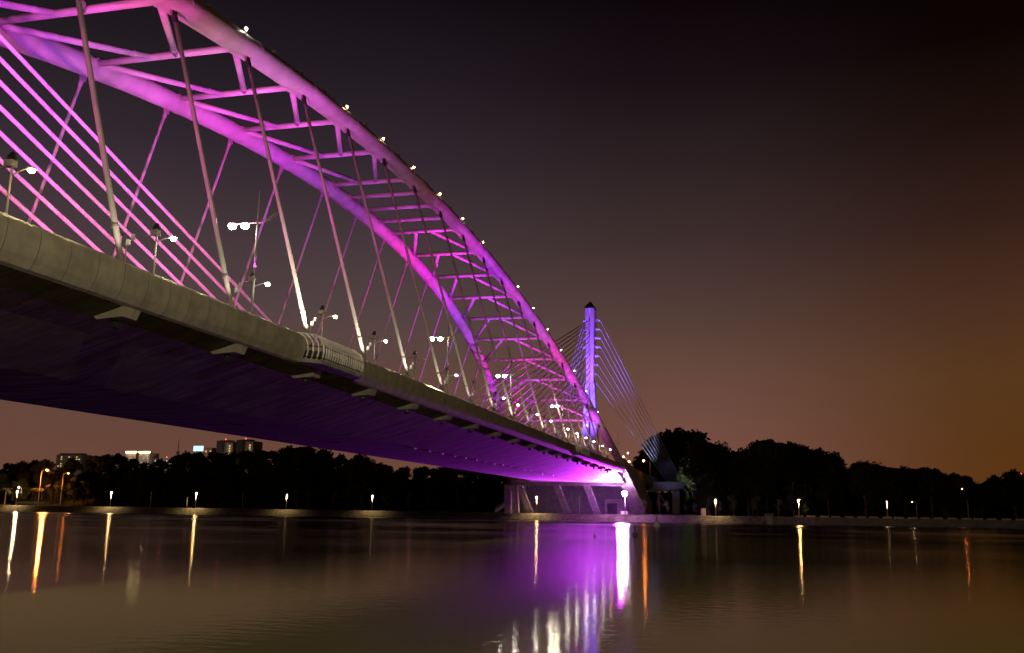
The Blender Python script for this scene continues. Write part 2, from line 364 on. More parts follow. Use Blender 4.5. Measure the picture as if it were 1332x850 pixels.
# hangers, their anchor blocks and uplights
NODES = [61+13*k for k in range(-4, 17)]
HANG = []
for far in (False, True):
    for Y in NODES:
        top = arch(Y, far); base = Vector((-36.15, Y, 16.2))
        if far: base.x = 2*XM-base.x
        if top.z-base.z < 3.2: continue
        u = (top-base).normalized(); r = .185 if not far else .175
        H = MB().tube([base, top-u*1.6], r, 12).build('hanger', M_CABLE if far else M_HANG, BR, True)  # extra brightness of the far hangers is put into their paler colour
        c = MB(); c.tube([top-u*2.3, top-u*1.6], r*1.35, 10); c.tube([top-u*1.6, top-u*1.0], r*.8, 8)
        for s in (-1, 1): c.box(top-u*1.3+Vector((0, s*.2, 0)), (.3, .07, .9))
        c.build('clevis', M_DARK if not far else M_HANG, H)
        if not far:
            c = MB(); c.tube([base+u*4.4, base+u*4.55], r*1.25, 12); c.build('collar', M_GALV, H)
            fx = base+u*3.4+Vector((.55, .25, 0)); c = MB()
            c.tube([fx+Vector((-.1,0,-3.4)), fx+Vector((-.1,0,-.2))], .04, 5); c.box(fx, (.26,.22,.4), .4, .8); c.box(fx+Vector((.12,.25,.45)), (.22,.18,.34), .9, .8)
            c.tube([fx+Vector((-.1,0,-.1)), fx+Vector((.1,.25,.3))], .03, 5)
            c.build('uplight', M_GALV, H)
        # anchor block under the deck edge
        ax = -36.7 if not far else 2*XM+36.7; sg = 1 if not far else -1
        a = MB(); y0 = Y
        tz, bz = 15.4, 14.55
        a.loft([[(ax+sg*1.15, y0-.9, tz), (ax+sg*1.15, y0+.9, tz), (ax-sg*1.6, y0+.9, tz-.35), (ax-sg*1.6, y0-.9, tz-.35)],
                [(ax+sg*.95, y0-.68, bz), (ax+sg*.95, y0+.68, bz), (ax-sg*.9, y0+.6, bz-.1), (ax-sg*.9, y0-.6, bz-.1)]][::-1])
        A = a.build('anchor_block', M_FASC, DECK)
        if not far:
            d = MB(); d.tube([(ax-.1, y0+.1, bz-.02), (ax-.1, y0+.1, bz-.3)], .2, 8); d.box((ax-.1, y0+.1, bz-.42), (.42,.5,.26)); d.build('inspection_lamp', M_DARK, A)
        HANG.append((Y, far, base, top, u))

# arch tubes with ring joints, struts and K bracing
RT = 1.18
RIB = []
for far in (False, True):
    ys = [-34+i*(354/177) for i in range(178)]
    Rb = MB().tube([arch(y, far) for y in ys], RT, 28).build('arch_rib', M_STEEL, BR, True); RIB.append(Rb)
    for Y in NODES:
        if arch(Y, far).z < 19: continue
        a, b = arch(Y+1.4, far), arch(Y+1.55, far)
        MB().tube([a, b], RT+.05, 28).build('joint_ring', M_STEEL, Rb, True)
        a, b = arch(Y+8.0, far), arch(Y+8.05, far)
        MB().tube([a, b], RT+.015, 28).build('weld_seam', M_STEEL, Rb, True)
        # hanger lug under the tube
        c = arch(Y, far); hb = Vector((c.x-(.31 if far else -.31)*0, c.y, c.z)); dirn = (Vector((-36.15 if not far else 2*XM+36.15, Y, 16.2))-c).normalized()
        l = MB(); l.box(c+dirn*(RT+.15), (.12, .9, .7)); l.build('hanger_lug', M_HANG, Rb)
    # small lights along the outer top
    k = 0
    for i in range(34):
        Y = 72.6+6.45*(i-3)
        if Y > 286: break
        c = arch(Y, far); t = (arch(Y+1, far)-arch(Y-1, far)).normalized(); side = Vector((1 if not far else -1, 0, 0))
        up = side.cross(t).normalized(); up = up if up.z > 0 else -up
        out = (up*.80+side*.60).normalized(); pos = c+out*(RT+.12)
        f = MB(); f.box(pos, (.26, .5, .2)); f.tube([c+out*(RT-.05), pos], .07, 5); F1 = f.build('arch_lamp', M_WHITE, Rb)
        if not far:
            lit = (i-3) in (0, 4, 6, 8, 10, 12, 14, 18, 20, 22, 24, 26, 28, 30, 32)
            if lit:
                p2 = pos+out*.2
                MB().ball(p2, .14 if Y < 200 else .12, 6, 4).build('bulb', E_WHITE if i == 3 else E_WARM, F1)
CLOSED = [YM-13, YM-6.5, YM, YM+6.5, YM+13]
STR = [YM+s*(13+13*k) for s in (-1, 1) for k in range(1, 10)] + CLOSED
def strut(Y):
    a, b = arch(Y), arch(Y, True); a = a+Vector((-RT*.9,0,0)); b = b+Vector((RT*.9,0,0))
    s = MB().tube([a, b], .36, 14).build('cross_strut', M_STEEL, BR, True)
    for e, d in ((a, -1), (b, 1)):
        g = MB(); g.tube([e+Vector((d*.25,0,0)), e+Vector((d*.4,0,0))], .55, 14)
        for w_ in range(6):
            q = PI/6+w_*PI/3; g.box(e+Vector((d*.12, math.cos(q)*.5, math.sin(q)*.5)), (.5, .12, .12))
        g.build('end_flange', M_STEEL, s)
for Y in STR: strut(Y)
for s in (-1, 1):
    for k in range(0, 9):
        Yn = YM+s*(13+13*(k+1)); Yp = YM+s*(13+13*k)     # nodes on the outer strut Yn, joining the middle of Yp
        for far in (False, True):
            a = arch(Yn, far); a = a+Vector((RT*.9 if far else -RT*.9, 0, 0)); b = arch(Yp, False); b = Vector((XM+(1.3 if not far else -1.3), Yp, b.z))
            u = (b-a).normalized(); a2 = a+u*.5; b2 = b-u*.3
            D = MB().tube([a2, b2], .33, 12).build('diagonal_brace', M_STEEL, BR, True)
            MB().tube([b2-u*1.6, b2-u*1.5], .36, 12).build('sleeve', M_STEEL, D, True)

# stay cables to the two pylons
YPY = 349.0
def pylon(YP, sgn):
    """sgn = +1: the far pylon (back stays towards +Y)"""
    P = MB()
    def ring(z, hx, ya, yb): return [(XM-hx, YP+sgn*ya, z), (XM+hx, YP+sgn*ya, z), (XM+hx, YP+sgn*yb, z), (XM-hx, YP+sgn*yb, z)]
    P.loft([ring(49.5, 1.35, -2.2, 2.6), ring(58, 1.4, -2.1, 3.0), ring(66, 1.5, -2.0, 4.2), ring(73, 1.6, -2.0, 5.2), ring(80.2, 1.75, -2.2, 3.0)])
    p = P.build('pylon_mast', M_PYL, BR)
    c = MB(); c.loft([ring(80.2, 2.0, -2.6, 3.4), ring(80.7, 2.0, -2.6, 3.4), ring(83.4, .12, .1, .3)]); c.build('pyramid_cap', M_DARK, p)
    for s in (-1, 1):
        l = MB()
        def lr(z, x0, x1, ya, yb): return [(XM+s*x0, YP+sgn*ya, z), (XM+s*x1, YP+sgn*ya, z), (XM+s*x1, YP+sgn*yb, z), (XM+s*x0, YP+sgn*yb, z)]
        l.loft([lr(2, .8, 3.8, -4.4, 2.2), lr(17, .7, 3.3, -4.0, 2.2), lr(40, .25, 2.3, -3.0, 2.4), lr(50.5, .1, 1.75, -2.5, 2.9), lr(51.6, .1, 1.5, -2.3, 2.7)])
        l.build('pylon_leg', M_PYL, BR)
    for k in range(18):
        z = 75.5-1.0*k-.06*k*k
        if z < 50: z0 = z
        b = MB(); b.tube([(XM, YP-sgn*2.0, z+.1), (XM, YP-sgn*3.3, z-.3)], .24, 8); b.build('stay_socket', M_PYL, p)
    # back-stay brackets flare to both sides
    for s in (-1, 1):
        for k in range(8):
            z = 76.2-3.5*k; hx = 1.5+(1.9 if k < 4 else 1.9-.45*(k-3))
            b = MB(); b.loft([[(XM+s*1.2, YP+sgn*.4, z-.45), (XM+s*hx, YP+sgn*2.2, z-.1), (XM+s*hx, YP+sgn*4.2, z-.1), (XM+s*1.2, YP+sgn*4.0, z-.45)],
                              [(XM+s*1.2, YP+sgn*.4, z+.15), (XM+s*hx, YP+sgn*2.2, z+.2), (XM+s*hx, YP+sgn*4.2, z+.2), (XM+s*1.2, YP+sgn*4.0, z+.15)]])
            b.build('back_stay_bracket', M_PYL, p)
    return p
pylon(YPY, 1); pylon(2*YM-YPY, -1)
for sg in (1, -1):
    for k in range(18):
        z = 75.5-1.0*k-.06*k*k
        ya = YM+sg*(12.3+6.5*k); yp = YM+sg*(YPY-YM-3.2)
        a = Vector((XM, ya, 16.7)); b = Vector((XM, yp, z-.3)); u = (b-a).normalized()
        c = MB().tube([a.lerp(b, q/24) for q in range(25)], .18, 14).build('stay_cable', M_CABLE, BR, True)
        MB().tube([a, a+u*1.6], .3, 8).build('anchor_sleeve', M_GALV, c, True)
# back stays
for s in (1, -1):
    for k in range(8):
        z = 76.2-3.5*k; hx = 1.5+(1.9 if k < 4 else 1.9-.45*(k-3))
        top = Vector((XM+s*hx, YPY+4.0, z)); bot = Vector((XM+s*(30.8-.86*k), 400, 15.4))
        MB().tube([top, bot], .12, 8).build('back_stay', M_CABLE, BR, True)
    q = MB(); q.loft([[(XM+s*17, 396, 15.4-d), (XM+s*32, 396, 15.4-.6*d), (XM+s*32, 404, 15.4-.6*d), (XM+s*17, 404, 15.4-d)] for d in (4.5, 0)])
    Q = q.build('stay_anchor_beam', M_CONC, BR)
    q = MB(); q.loft([[(XM+s*(28.3-w_), 398, z), (XM+s*(28.3+w_), 398, z), (XM+s*(28.3+w_), 401, z), (XM+s*(28.3-w_), 401, z)] for z, w_ in ((2, 1.7), (12.8, 1.5))]); q.build('anchor_column', M_CONC, Q)

# pier at the far bank: cap beam and raked legs; abutment behind
MB().box((XM, 300.6, 11.75), (37.6, 1.8, 1.3)).build('cap_beam', M_CONC, BR)
MB().box((XM, 300.7, 12.75), (36.6, 1.5, .9)).build('cap_beam_upstand', M_CONC, BR)
def leg(x0, x1, y1, w_, x0b=None):
    b = MB(); h = w_/2
    b.loft([[(x1-h, y1-.9, 1.9), (x1+h, y1-.9, 1.9), (x1+h, y1+.9, 1.9), (x1-h, y1+.9, 1.9)],
            [(x0-h, 299.8, 11.15), (x0+h, 299.8, 11.15), (x0+h, 301.5, 11.15), (x0-h, 301.5, 11.15)]]); return b.build('pier_leg', M_CONC, BR)
leg(-74.2, -74.0, 301, 2.2); leg(-71.8, -71.9, 304, 1.8)
for x in (-70.4, -57.8, -47.8): leg(x, x+2.2, 309, 2.2)
ab = MB(); ab.loft([[(-72.5, 322, 2), (-35, 322, 2), (-35, 345, 2), (-72.5, 345, 2)], [(-72.5, 322, 13.2), (-35, 322, 13.2), (-35, 345, 13.2), (-72.5, 345, 13.2)]])
AB = ab.build('abutment', M_WALL, BR)
d = MB(); d.box((-41.8, 321.6, 4.6), (6.4, .9, 5.2)); D = d.build('service_room', M_CONC, AB)
MB().box((-42.4, 321.1, 3.9), (3.4, .12, 3.6)).build('door', M_DARK, D)
# springings: concrete legs that take each arch foot down into the ground
for far in (False, True):
    rings = []
    for Y, hw, hd in ((295.5, 1.25, 1.3), (299, 1.7, 1.9), (305, 2.0, 2.6), (314, 2.3, 3.4), (325, 2.6, 4.6)):
        c = arch(Y, far); c.z = max(c.z, 1.8) if Y < 320 else 2.0
        rings.append([(c.x-hw, Y-hd*.6, c.z-hd), (c.x+hw, Y-hd*.6, c.z-hd), (c.x+hw, Y+hd*.8, c.z+hd*.9), (c.x-hw, Y+hd*.8, c.z+hd*.9)])
    MB().loft(rings).build('arch_springing', M_CONC, BR)
# approach road beyond
ap = MB(); ap.loft([[(-73, 301.4, z), (-35, 301.4, z), (-35, 470, z), (-73, 470, z)] for z in (13.2, 16.35)]); ap.build('approach_span', M_CONC, BR)
for s in (-1, 1):
    MB().box((XM+s*18.8, 386, 16.9), (.4, 168, 1.3)).build('parapet', M_CONC, BR)
# little junction boxes along the belly corner
for i in range(24):
    Y = 130+6.6*i
    MB().box((-46.35, Y, 12.03), (.34, .7, .2)).build('junction_box', M_GALV, DECK)
for Y in (92, 118, 150, 176): MB().tube([(-52-Y*.01, Y, 12.12), (-52-Y*.01, Y, 12.05)], .35, 10).build('drain_hole', M_DARK, DECK)

# ------------------------------------------------------------------ lamp posts on the near parapet
GP = 'lamp posts along the near parapet of the bridge'
def short_post(tall=False, lit=True, warm=False, flooddark=False):
    o = empty('tall_lamp_post' if tall else 'lamp_post', 'x', 'lamp post', (0,0,0), 0, GP)
    h = 12.4 if tall else 4.75
    MB().tube([(0,0,0), (0,0,h*.55), (0,0,h)], [.12, .10, .045] if tall else [.075,.07,.06], 8).build('pole', M_GALV, o, True)
    MB().tube([(0,0,0), (0,0,.35)], .17, 8).build('foot', M_GALV, o)
    a = MB().tube([(0,0,4.2), (.35,0,4.32), (.75,0,4.45), (1.05,0,4.48)], .035, 6).build('lamp_arm', M_GALV, o)
    hd = MB().box((1.25,0,4.48), (.55,.24,.13), 0, .8).build('lamp_head', M_WHITE, a)
    if lit: MB().ball((1.28,0,4.36), .18, 8, 5, .8).build('bulb', E_WARM if warm else E_WHITE, hd)
    b = MB().tube([(-.95,0,4.66), (.1,0,4.7)], .04, 6).build('flood_bracket', M_GALV, o)
    k = MB(); k.box((-.12,0,4.86), (.52,.42,.36)); k.build('gear_box', M_GALV, b)
    k = MB(); R3 = Matrix.Rotation(math.radians(-35), 3, 'Y'); k.box((-.1,0,5.24), (.38,.34,.26), 0, .75, R3); k.box((-.05,0,5.43), (.22,.26,.12), 0, .8, R3); k.build('floodlight', M_DARK, b)
    if tall:
        for i, (dx, zz) in enumerate(((-1.15, 9.6), (-2.35, 9.66))):
            ln = MB().tube([(1.5+.25*i, .3*i, 10.3+.25*i), (1.0, .3*i, 9.95), (.3, .25*i, 9.68), (dx+.3, .1*i, zz)], .04, 6).build('curved_arm', M_GALV, o)
            hd = MB().box((dx,0.1*i,zz), (.7,.3,.14), 0, .8).build('lamp_head', M_WHITE, ln)
            MB().ball((dx,0.1*i,zz-.2), .33, 10, 6, .7).build('bulb', E_NEUT, hd)  # oversized ball, the lamp's glare put into its shape
    return o
P_lit, P_warm, P_off, P_tall = short_post(), short_post(warm=True), short_post(lit=False), short_post(tall=True)
posts = [(39.5,'w','short lamp post with a warm lamp and box floodlight, leftmost on the bridge edge'),
 (52.5,'l','short lamp post with a greenish lamp between the first two thick hangers on the left'),
 (65.5,'T','tall lamp post with two dazzling lamps just right of the second thick hanger'),
 (78.5,'w','short lamp post rising behind the nearer caged viewing bay'),
 (91.5,'l','short lamp post just right of the fourth hanger, dark floodlight on top'),
 (104.5,'o','short unlit lamp post right of the fifth hanger'),
 (117.5,'T','tall twin-lamp post standing left of the seventh hanger'),
 (130.5,'o','short unlit lamp post right after the second tall twin-lamp post'),
 (143.5,'l','short lit lamp post halfway between the second and third tall twin-lamp posts'),
 (153.5,'T','third tall twin-lamp post from the left on the bridge edge'),
 (169.5,'l','first short lamp post beyond the third tall twin-lamp post'),
 (182.5,'l','second short lamp post beyond the third tall twin-lamp post'),
 (202.0,'T','fourth tall twin-lamp post, at the farther viewing bay'),
 (214.0,'l','short lamp post rising behind the farther viewing bay'),
 (227.0,'w','first short lamp post beyond the farther viewing bay'),
 (240.0,'l','second short lamp post beyond the farther viewing bay'),
 (256.0,'l','third short lamp post beyond the farther viewing bay'),
 (272.0,'w','farthest short lamp post, near the foot of the arch')]
usedp = set()
for Y, k, lab in posts:
    src = {'w': P_warm, 'l': P_lit, 'o': P_off, 'T': P_tall}[k]
    if k in usedp: o = copy_tree(src, lab)
    else: o = src; usedp.add(k); o['label'] = lab
    o.location = (-37.6, Y, 16.58)

# street lamps where the road leaves the bridge
def road_lamp(px, py, Y, em, base_z, arm=1.6, lab='', r=.25, h=None, two=False, cat='street lamp', group='street lamps on the approach road'):
    p = at(px, py, Y); o = empty('street_lamp', lab, cat, (p.x+arm, Y, base_z), 0, group)
    H = p.z-base_z
    MB().tube([(0,0,0), (0,0,H*.6), (0,0,H-.5)], [.14,.11,.08], 8).build('pole', M_GALV, o, True)
    MB().tube([(0,0,H-.5), (-arm*.3,0,H-.12), (-arm*.85,0,H+.12)], .05, 6).build('arm', M_GALV, o)
    hd = MB().box((-arm,0,H+.12), (.7*(1 if arm > 0 else -1) or .7,.3,.14)).build('lamp_head', M_WHITE, o)
    MB().ball((-arm,0,H-.08), r, 8, 5, .8).build('bulb', em, hd)
    if two:
        hd = MB().box((arm,0,H+.12), (.7,.3,.14)).build('lamp_head', M_WHITE, o)
        MB().tube([(0,0,H-.5), (arm*.3,0,H-.12), (arm*.85,0,H+.12)], .05, 6).build('arm', M_GALV, o)
        MB().ball((arm,0,H-.08), r*.8, 8, 5, .8).build('bulb', em, hd)
    return o
road_lamp(816.7,589.5,335,E_WHITE,16.4,-2.6,'white street lamp on a long arm right of the arch foot',.16)
road_lamp(811,594,318,E_WARM,16.4,1.0,'pale orange street lamp touching the foot of the arch',.18)
road_lamp(818.5,600.5,345,E_ORNG,16.4,-2.4,'orange street lamp, left one of the pair beyond the arch foot',.30)
road_lamp(837,599.5,345,E_ORNG,16.4,2.4,'orange street lamp, right one of the pair beyond the arch foot',.34)
road_lamp(763,553.5,300,E_NEUT,16.5,-1.5,'bright white street lamp in front of the pylon leg',.30)
road_lamp(752,568,290,E_WHITE,16.5,1.2,'small white street lamp left of the pylon leg, low',.14)
mst = empty('signal_mast', 'thin unlit mast with a curved crossarm beside the arch foot', 'mast', (at(804,600,330).x, 330, 16.4))
h_ = at(803.5,563,330).z-16.4
MB().tube([(0,0,0), (0,0,h_)], [.12,.05], 6).build('pole', M_GALV, mst, True)
MB().tube([(-1.4,0,h_-3.4), (-.6,0,h_-3.9), (.6,0,h_-3.9), (1.4,0,h_-3.4)], .05, 6).build('crossarm', M_GALV, mst)

# ------------------------------------------------------------------ promenade: posts, flood, cabinets, stairs, wall
def park_lamp(em=None, h=5.3, light=None):
    o = empty('park_lamp', 'x', 'park lamp', (0,0,0), 0, 'park lamps along the far promenade')
    MB().tube([(0,0,0), (0,0,h)], [.11,.075], 8).build('pole', M_GALV, o, True)
    hd = MB().tube([(0,0,h), (0,0,h+.12), (0,0,h+.2)], [.28,.3,.1], 8).build('hood', M_GALV, o)
    if em: MB().ball((0,0,h-.12), .24, 8, 5, .8).build('bulb', em, hd)
    return o
PL_ = park_lamp(E_YEL); PD_ = park_lamp(E_DIM); PO_ = park_lamp(None); PS_ = park_lamp(None, 3.6)
MLAMP = [(20,'y','yellow park lamp at the far left of the promenade'),(143,'y','lit park lamp below the golden-topped building on the left'),
 (195,'o','unlit park post right of the lamp below the golden-topped building'),(242.5,'s','short unlit park post just left of a lit lamp'),(254,'y','lit park lamp below the cyan rooftop screen'),
 (315,'o','unlit park post below the twin tower blocks'),(372,'d','dim park post left of the row of young trees'),(484,'d','dim park post in the middle of the row of young trees'),
 (698,'y','lit park lamp between the pier legs under the bridge'),(754,'o','unlit park post between the two right pier legs'),
 (931,'d','dim park post right of the cream cabinet'),(1039,'y','lit park lamp alone on the right promenade'),(1154,'d','dim park post right of the lone lit lamp'),(1259,'o','unlit park post at the far right promenade')]
usd = set()
for px, k, lab in MLAMP:
    src = {'y': PL_, 'd': PD_, 'o': PO_, 's': PS_}[k]
    if k in usd: o = copy_tree(src, lab)
    else: o = src; usd.add(k); o['label'] = lab
    o.location = (at(px, 662, 303).x, 303, 2.15)

fl = empty('floodlight_mast', 'mast with a dazzling violet floodlight at the right end of the bridge', 'floodlight', (-35.5, 300.4, .7))
MB().tube([(0,0,0), (0,0,7.4)], [.14,.1], 8).build('pole', M_GALV, fl, True)
hd = MB().box((0,0,7.9), (1.3,.7,1.2)).build('lamp_housing', M_DARK, fl)
MB().ball((0,-.75,8.0), .85, 10, 6).build('lamp_face', E_FLOOD, hd)  # ball enlarged beyond the lamp to imitate its glare
cb = empty('cabinet', 'small white equipment cabinet at the foot of the violet floodlight mast', 'cabinet', (-36.0, 302.2, 2.0))
MB().box((0,0,.6), (2.1,.7,1.2)).build('body', M_WHITE, cb); MB().box((.35,-.37,.6), (.6,.06,.8)).build('door', M_GALV, cb)
p = at(915,671,303); cc = empty('cabinet', 'cream service cabinet standing on the promenade right of the anchor column', 'cabinet', (p.x, 304, 2.15))
MB().box((0,0,1.1), (1.5,.9,2.2)).build('body', M_CREAM, cc); MB().box((0,0,2.25), (1.6,1.0,.1)).build('lid', M_WHITE, cc)

st = empty('stairway', 'grey concrete stairway with a pale handrail left of the bridge pier', 'stairs', (-79.6, 306, 2.15))
s = MB()
for i in range(14): s.box((.31*i+.15, 0, .21*(i+1)+.15), (.33, 2.6, .42))
s.build('steps', M_CONC, st)
s = MB(); s.loft([[(0,-1.4,z0), (4.4,-1.4,z0+3.1*1), (4.4,-1.2,z0+3.1), (0,-1.2,z0)] for z0 in (0, .9)]); s.build('side_wall', M_GALV, st)
MB().tube([(0,-1.4,1.15), (2.1,-1.4,2.9), (2.3,-1.4,2.95), (4.4,-1.4,4.6)], .06, 6).build('handrail', M_WHITE, st)

xw0 = at(1005,680,300).x
wl = empty('retaining_wall', 'long low lake wall with a pale coping along the right shore', 'wall', (xw0, 300, 0))
MB().box((150,1.4,.9), (300,2.8,2.3)).build('wall_face', M_WALLW, wl)
MB().box((150,.15,2.12), (300,.5,.14)).build('coping', M_PATH, wl)
for i in range(34):
    MB().box((8+3.6*i+random.uniform(-.3,.3), .7, 2.42), (2.5, .4, .45)).build('balustrade_panel', M_CREAM, wl)
p = at(1001,683,298.5); gt = empty('sluice_gate', 'small pale concrete sluice frame at the water edge on the right', 'sluice', (p.x, 298.4, -.3))
for s in (-1, 1): MB().box((s*.9,0,1.6), (.4,1.4,3.2)).build('side_post', M_CONC, gt)
MB().box((0,0,3.25), (2.6,1.6,.3)).build('top_slab', M_CONC, gt); MB().box((0,.3,1.5), (1.4,.12,2.6)).build('gate_leaf', M_GALV, gt)

# buoys
b1 = empty('marker_buoy', 'small dark stick buoy in the violet reflection', 'buoy', (at(773,697,120).x, 0, 0)); 
def onwater(px, py):
    d = F_ + ((px-666)/FPX)*R_ + ((425-py)/FPX)*U_; return CAM + d*(-3.5/d.z)
q = onwater(773.5, 698.5); b1.location = (q.x, q.y, 0)
MB().tube([(0,0,-.1), (0,0,.16), (0,0,.2)], [.2,.2,.05], 8).build('float', M_DARK, b1); MB().tube([(0,0,.2), (0,0,.75)], [.07,.05], 6).build('stick', M_RED, b1)
q = onwater(854.5, 685); b2 = empty('marker_buoy', 'white cone buoy near the far shore right of the floodlight', 'buoy', (q.x, q.y, 0))
MB().tube([(0,0,-.1), (0,0,.7), (0,0,1.1)], [.75,.7,.25], 10).build('float', M_WHITE, b2); MB().tube([(0,0,1.1), (0,0,2.9)], [.22,.06], 8).build('cone', M_WHITE, b2)
q = onwater(826, 697); b3 = empty('marker_buoy', 'made-up dark drum for a dark spot beside the white floodlight reflection', 'buoy', (q.x, q.y, 0))
MB().tube([(0,0,-.1), (0,0,.35), (0,0,.5)], [.45,.42,.2], 10).build('float', M_DARK, b3); MB().tube([(0,0,.5), (0,0,1.4)], [.12,.1], 8).build('post', M_DARK, b3)  # added drum, standing in for a dark spot on the water

# ------------------------------------------------------------------ trees
def crown_mesh(R, H, n, size, blobs, seed, low=.25, squash=1.0):
    """leaf clumps scattered through a cloud of overlapping blobs"""
    rd = random.Random(seed); mb = MB(); bl = []
    for i in range(blobs):
        t = low+(1-low)*rd.random()**.85; wdt = math.sin(PI*min(.97, .12+.80*(t-low)/(1-low)))**.6
        a = rd.random()*2*PI; rr = R*wdt*rd.random()**.5*.75
        bl.append((Vector((rr*math.cos(a), rr*math.sin(a)*squash, H*t)), R*rd.uniform(.20,.38)))
    tot = sum(b[1]**2 for b in bl)
    for c, r in bl:
        for _ in range(int(n*r*r/tot)):
            d = Vector((rd.gauss(0,1), rd.gauss(0,1), rd.gauss(0,1))).normalized(); p = c+d*r*rd.uniform(.45,1.08); p.z = max(p.z, H*low*.6)
            s = size*rd.uniform(.5,1.25); a1 = Vector((rd.gauss(0,1), rd.gauss(0,1), rd.gauss(0,1))).normalized(); a2 = a1.orthogonal().normalized()
            b = len(mb.v); mb.v += [p+a1*s, p+a2*s*.7, p-a1*s*.8, p-a2*s*.6]; mb.f.append((b, b+1, b+2, b+3))
    return mb, bl
def tree_proto(name, R, H, n, size, blobs, seed, leafm, tr=.3, low=.25):
    o = empty(name, 'x', 'tree')
    mb, bl = crown_mesh(R, H, n, size, blobs, seed, low)
    mb.build('crown', leafm, o)
    t = MB(); t.tube([(0,0,-1), (.1*R*.3,0,H*low), (-.1*R*.3,.1,H*.6), (0,0,H*.85)], [tr*1.3, tr, tr*.6, tr*.15], 7)
    for c, r in bl[:9]:
        z0 = max(H*low*.8, c.z-R*.5); t.tube([(0,0,min(z0, H*.7)), tuple((c*.6)+Vector((0,0,z0*.4))), tuple(c)], [tr*.45, tr*.25, .04], 5)
    t.build('trunk', M_BARK, o); return o
PROT = [tree_proto('broadleaf_tree', 5.2, 12, 2600, .55, 26, 1, M_LEAF[0]), tree_proto('broadleaf_tree', 4.4, 12, 2400, .5, 22, 2, M_LEAF[1], low=.2),
        tree_proto('broadleaf_tree', 6.2, 12, 3000, .55, 30, 3, M_LEAF[0]), tree_proto('tall_tree', 3.4, 12, 2200, .45, 20, 4, M_LEAF[2], low=.15),
        tree_proto('broadleaf_tree', 5.6, 12, 2600, .5, 26, 5, M_LEAF[2])]
pused = set()
def put_tree(x, y, zb, H, k, lab, group, wide=1.0):
    src = PROT[k]
    if k in pused: o = copy_tree(src, lab)
    else: o = src; pused.add(k); o['label'] = lab
    o['group'] = group; o.location = (x, y, zb); s = H/12; o.scale = (s*wide, s*wide, s); o.rotation_euler.z = random.uniform(0, 2*PI); return o
KN = ['broad dark crowned', 'dense rounded', 'wide spreading dark', 'narrow upright', 'loose bushy']
GL, GR = 'dark trees of the wood left of the bridge', 'dark trees of the wood right of the bridge'
sp_lab = {13: 'dark tree with the highest crown on the left skyline beside the twin tower blocks', }
def skyline(lst, group, where):
    prev = None
    for i, (px, py) in enumerate(lst):
        for j in range(2):
            if i == len(lst)-1 and j: continue
            f = j*.5; qx = px+(lst[min(i+1,len(lst)-1)][0]-px)*f; qy = py+(lst[min(i+1,len(lst)-1)][1]-py)*f+random.uniform(-1, 2.5)
            Y = (428 if group == GR and px < 905 else 347)+random.uniform(-5, 9); p = at(qx, qy, Y); H = (p.z-2)*random.uniform(.60,.72)
            k = random.randrange(5)
            if group == GR and px in (860, 878, 893): k = 2; H = (p.z-2)*.8
            put_tree(p.x, Y, p.z-H*1.0, H, k, KN[k]+' tree on the skyline of the dark wood '+where, group, random.uniform(.85,1.15))
skyline(SKY, GL, 'left of the bridge'); skyline(SKYR, GR, 'right of the bridge')
for i in range(40):
    x = -335+i*6.6+random.uniform(-2,2)
    if x > -82: continue
    k = random.randrange(5); H = random.uniform(9, 14); y = random.uniform(327, 338)
    put_tree(x, y, 2.1, H, k, KN[k]+' tree in the front rank of the dark wood left of the bridge', GL)
for i in range(24):
    x = -9+i*6.2+random.uniform(-2,2); k = random.randrange(5); H = random.uniform(10, 16); y = random.uniform(320, 336)
    put_tree(x, y, 2.1, H, k, KN[k]+' tree in the front rank of the dark wood right of the bridge', GR)

# young promenade trees with thin see-through crowns
YT = [tree_proto('young_tree', 2.3, 6.2, 260, .20, 12, s_, M_YLEAF, .09, .38) for s_ in (31, 32, 33)]
yu = set(); GY = 'young trees along the far promenade'
for i, (px, top) in enumerate([(381,637),(398,638),(432,640),(451,638),(472,645),(499,642),(507,648),(533,643),(558,640),(567,645),(592,641),(613,642),(838,650),(857,643),(868,652),(892,650),(903,655),(921,645),(935,650),(953,645),(978,650),(984,646),(1012,650),(1048,655),(1230,660)]):
    k = i % 3; src = YT[k]; p = at(px, top, 309); side = 'left of the bridge pier' if px < 640 else 'right of the violet floodlight'
    lab = 'thin young tree with a sparse pale crown on the promenade '+side
    if k in yu: o = copy_tree(src, lab)
    else: o = src; yu.add(k); o['label'] = lab
    o['group'] = GY; o.location = (p.x, 309+random.uniform(-2,3), 2.1); s = (p.z-2.1)/6.2; o.scale = (s*.95, s*.95, s); o.rotation_euler.z = i*1.3

# lit park on the far left: palms, lawn edge wall, orange street lamps
def palm():
    o = empty('palm_tree', 'x', 'palm')
    MB().tube([(0,0,0), (.1,0,2.4), (0,0,4.6)], [.24,.17,.14], 8).build('trunk', M_BARK, o)
    mb = MB(); rd = random.Random(5)
    for i in range(16):
        a = i*2.4; el = rd.uniform(.1,1.1); pts = []
        for t in range(6):
            s = t/5*2.3; pts.append(Vector((math.cos(a)*s*math.cos(el*.5), math.sin(a)*s*math.cos(el*.5), 4.6+math.sin(el)*s-.33*s*s)))
        for t in range(5):
            sd = Vector((-math.sin(a), math.cos(a), -.5))*.32*(1-t/6); sd2 = Vector((math.sin(a), -math.cos(a), -.5))*.32*(1-t/6)
            for q in (sd, sd2):
                b = len(mb.v); mb.v += [pts[t], pts[t+1], pts[t+1]+q, pts[t]+q]; mb.f.append((b, b+1, b+2, b+3))
    mb.build('crown', M_YLEAF, o); return o
pm = palm(); first = True
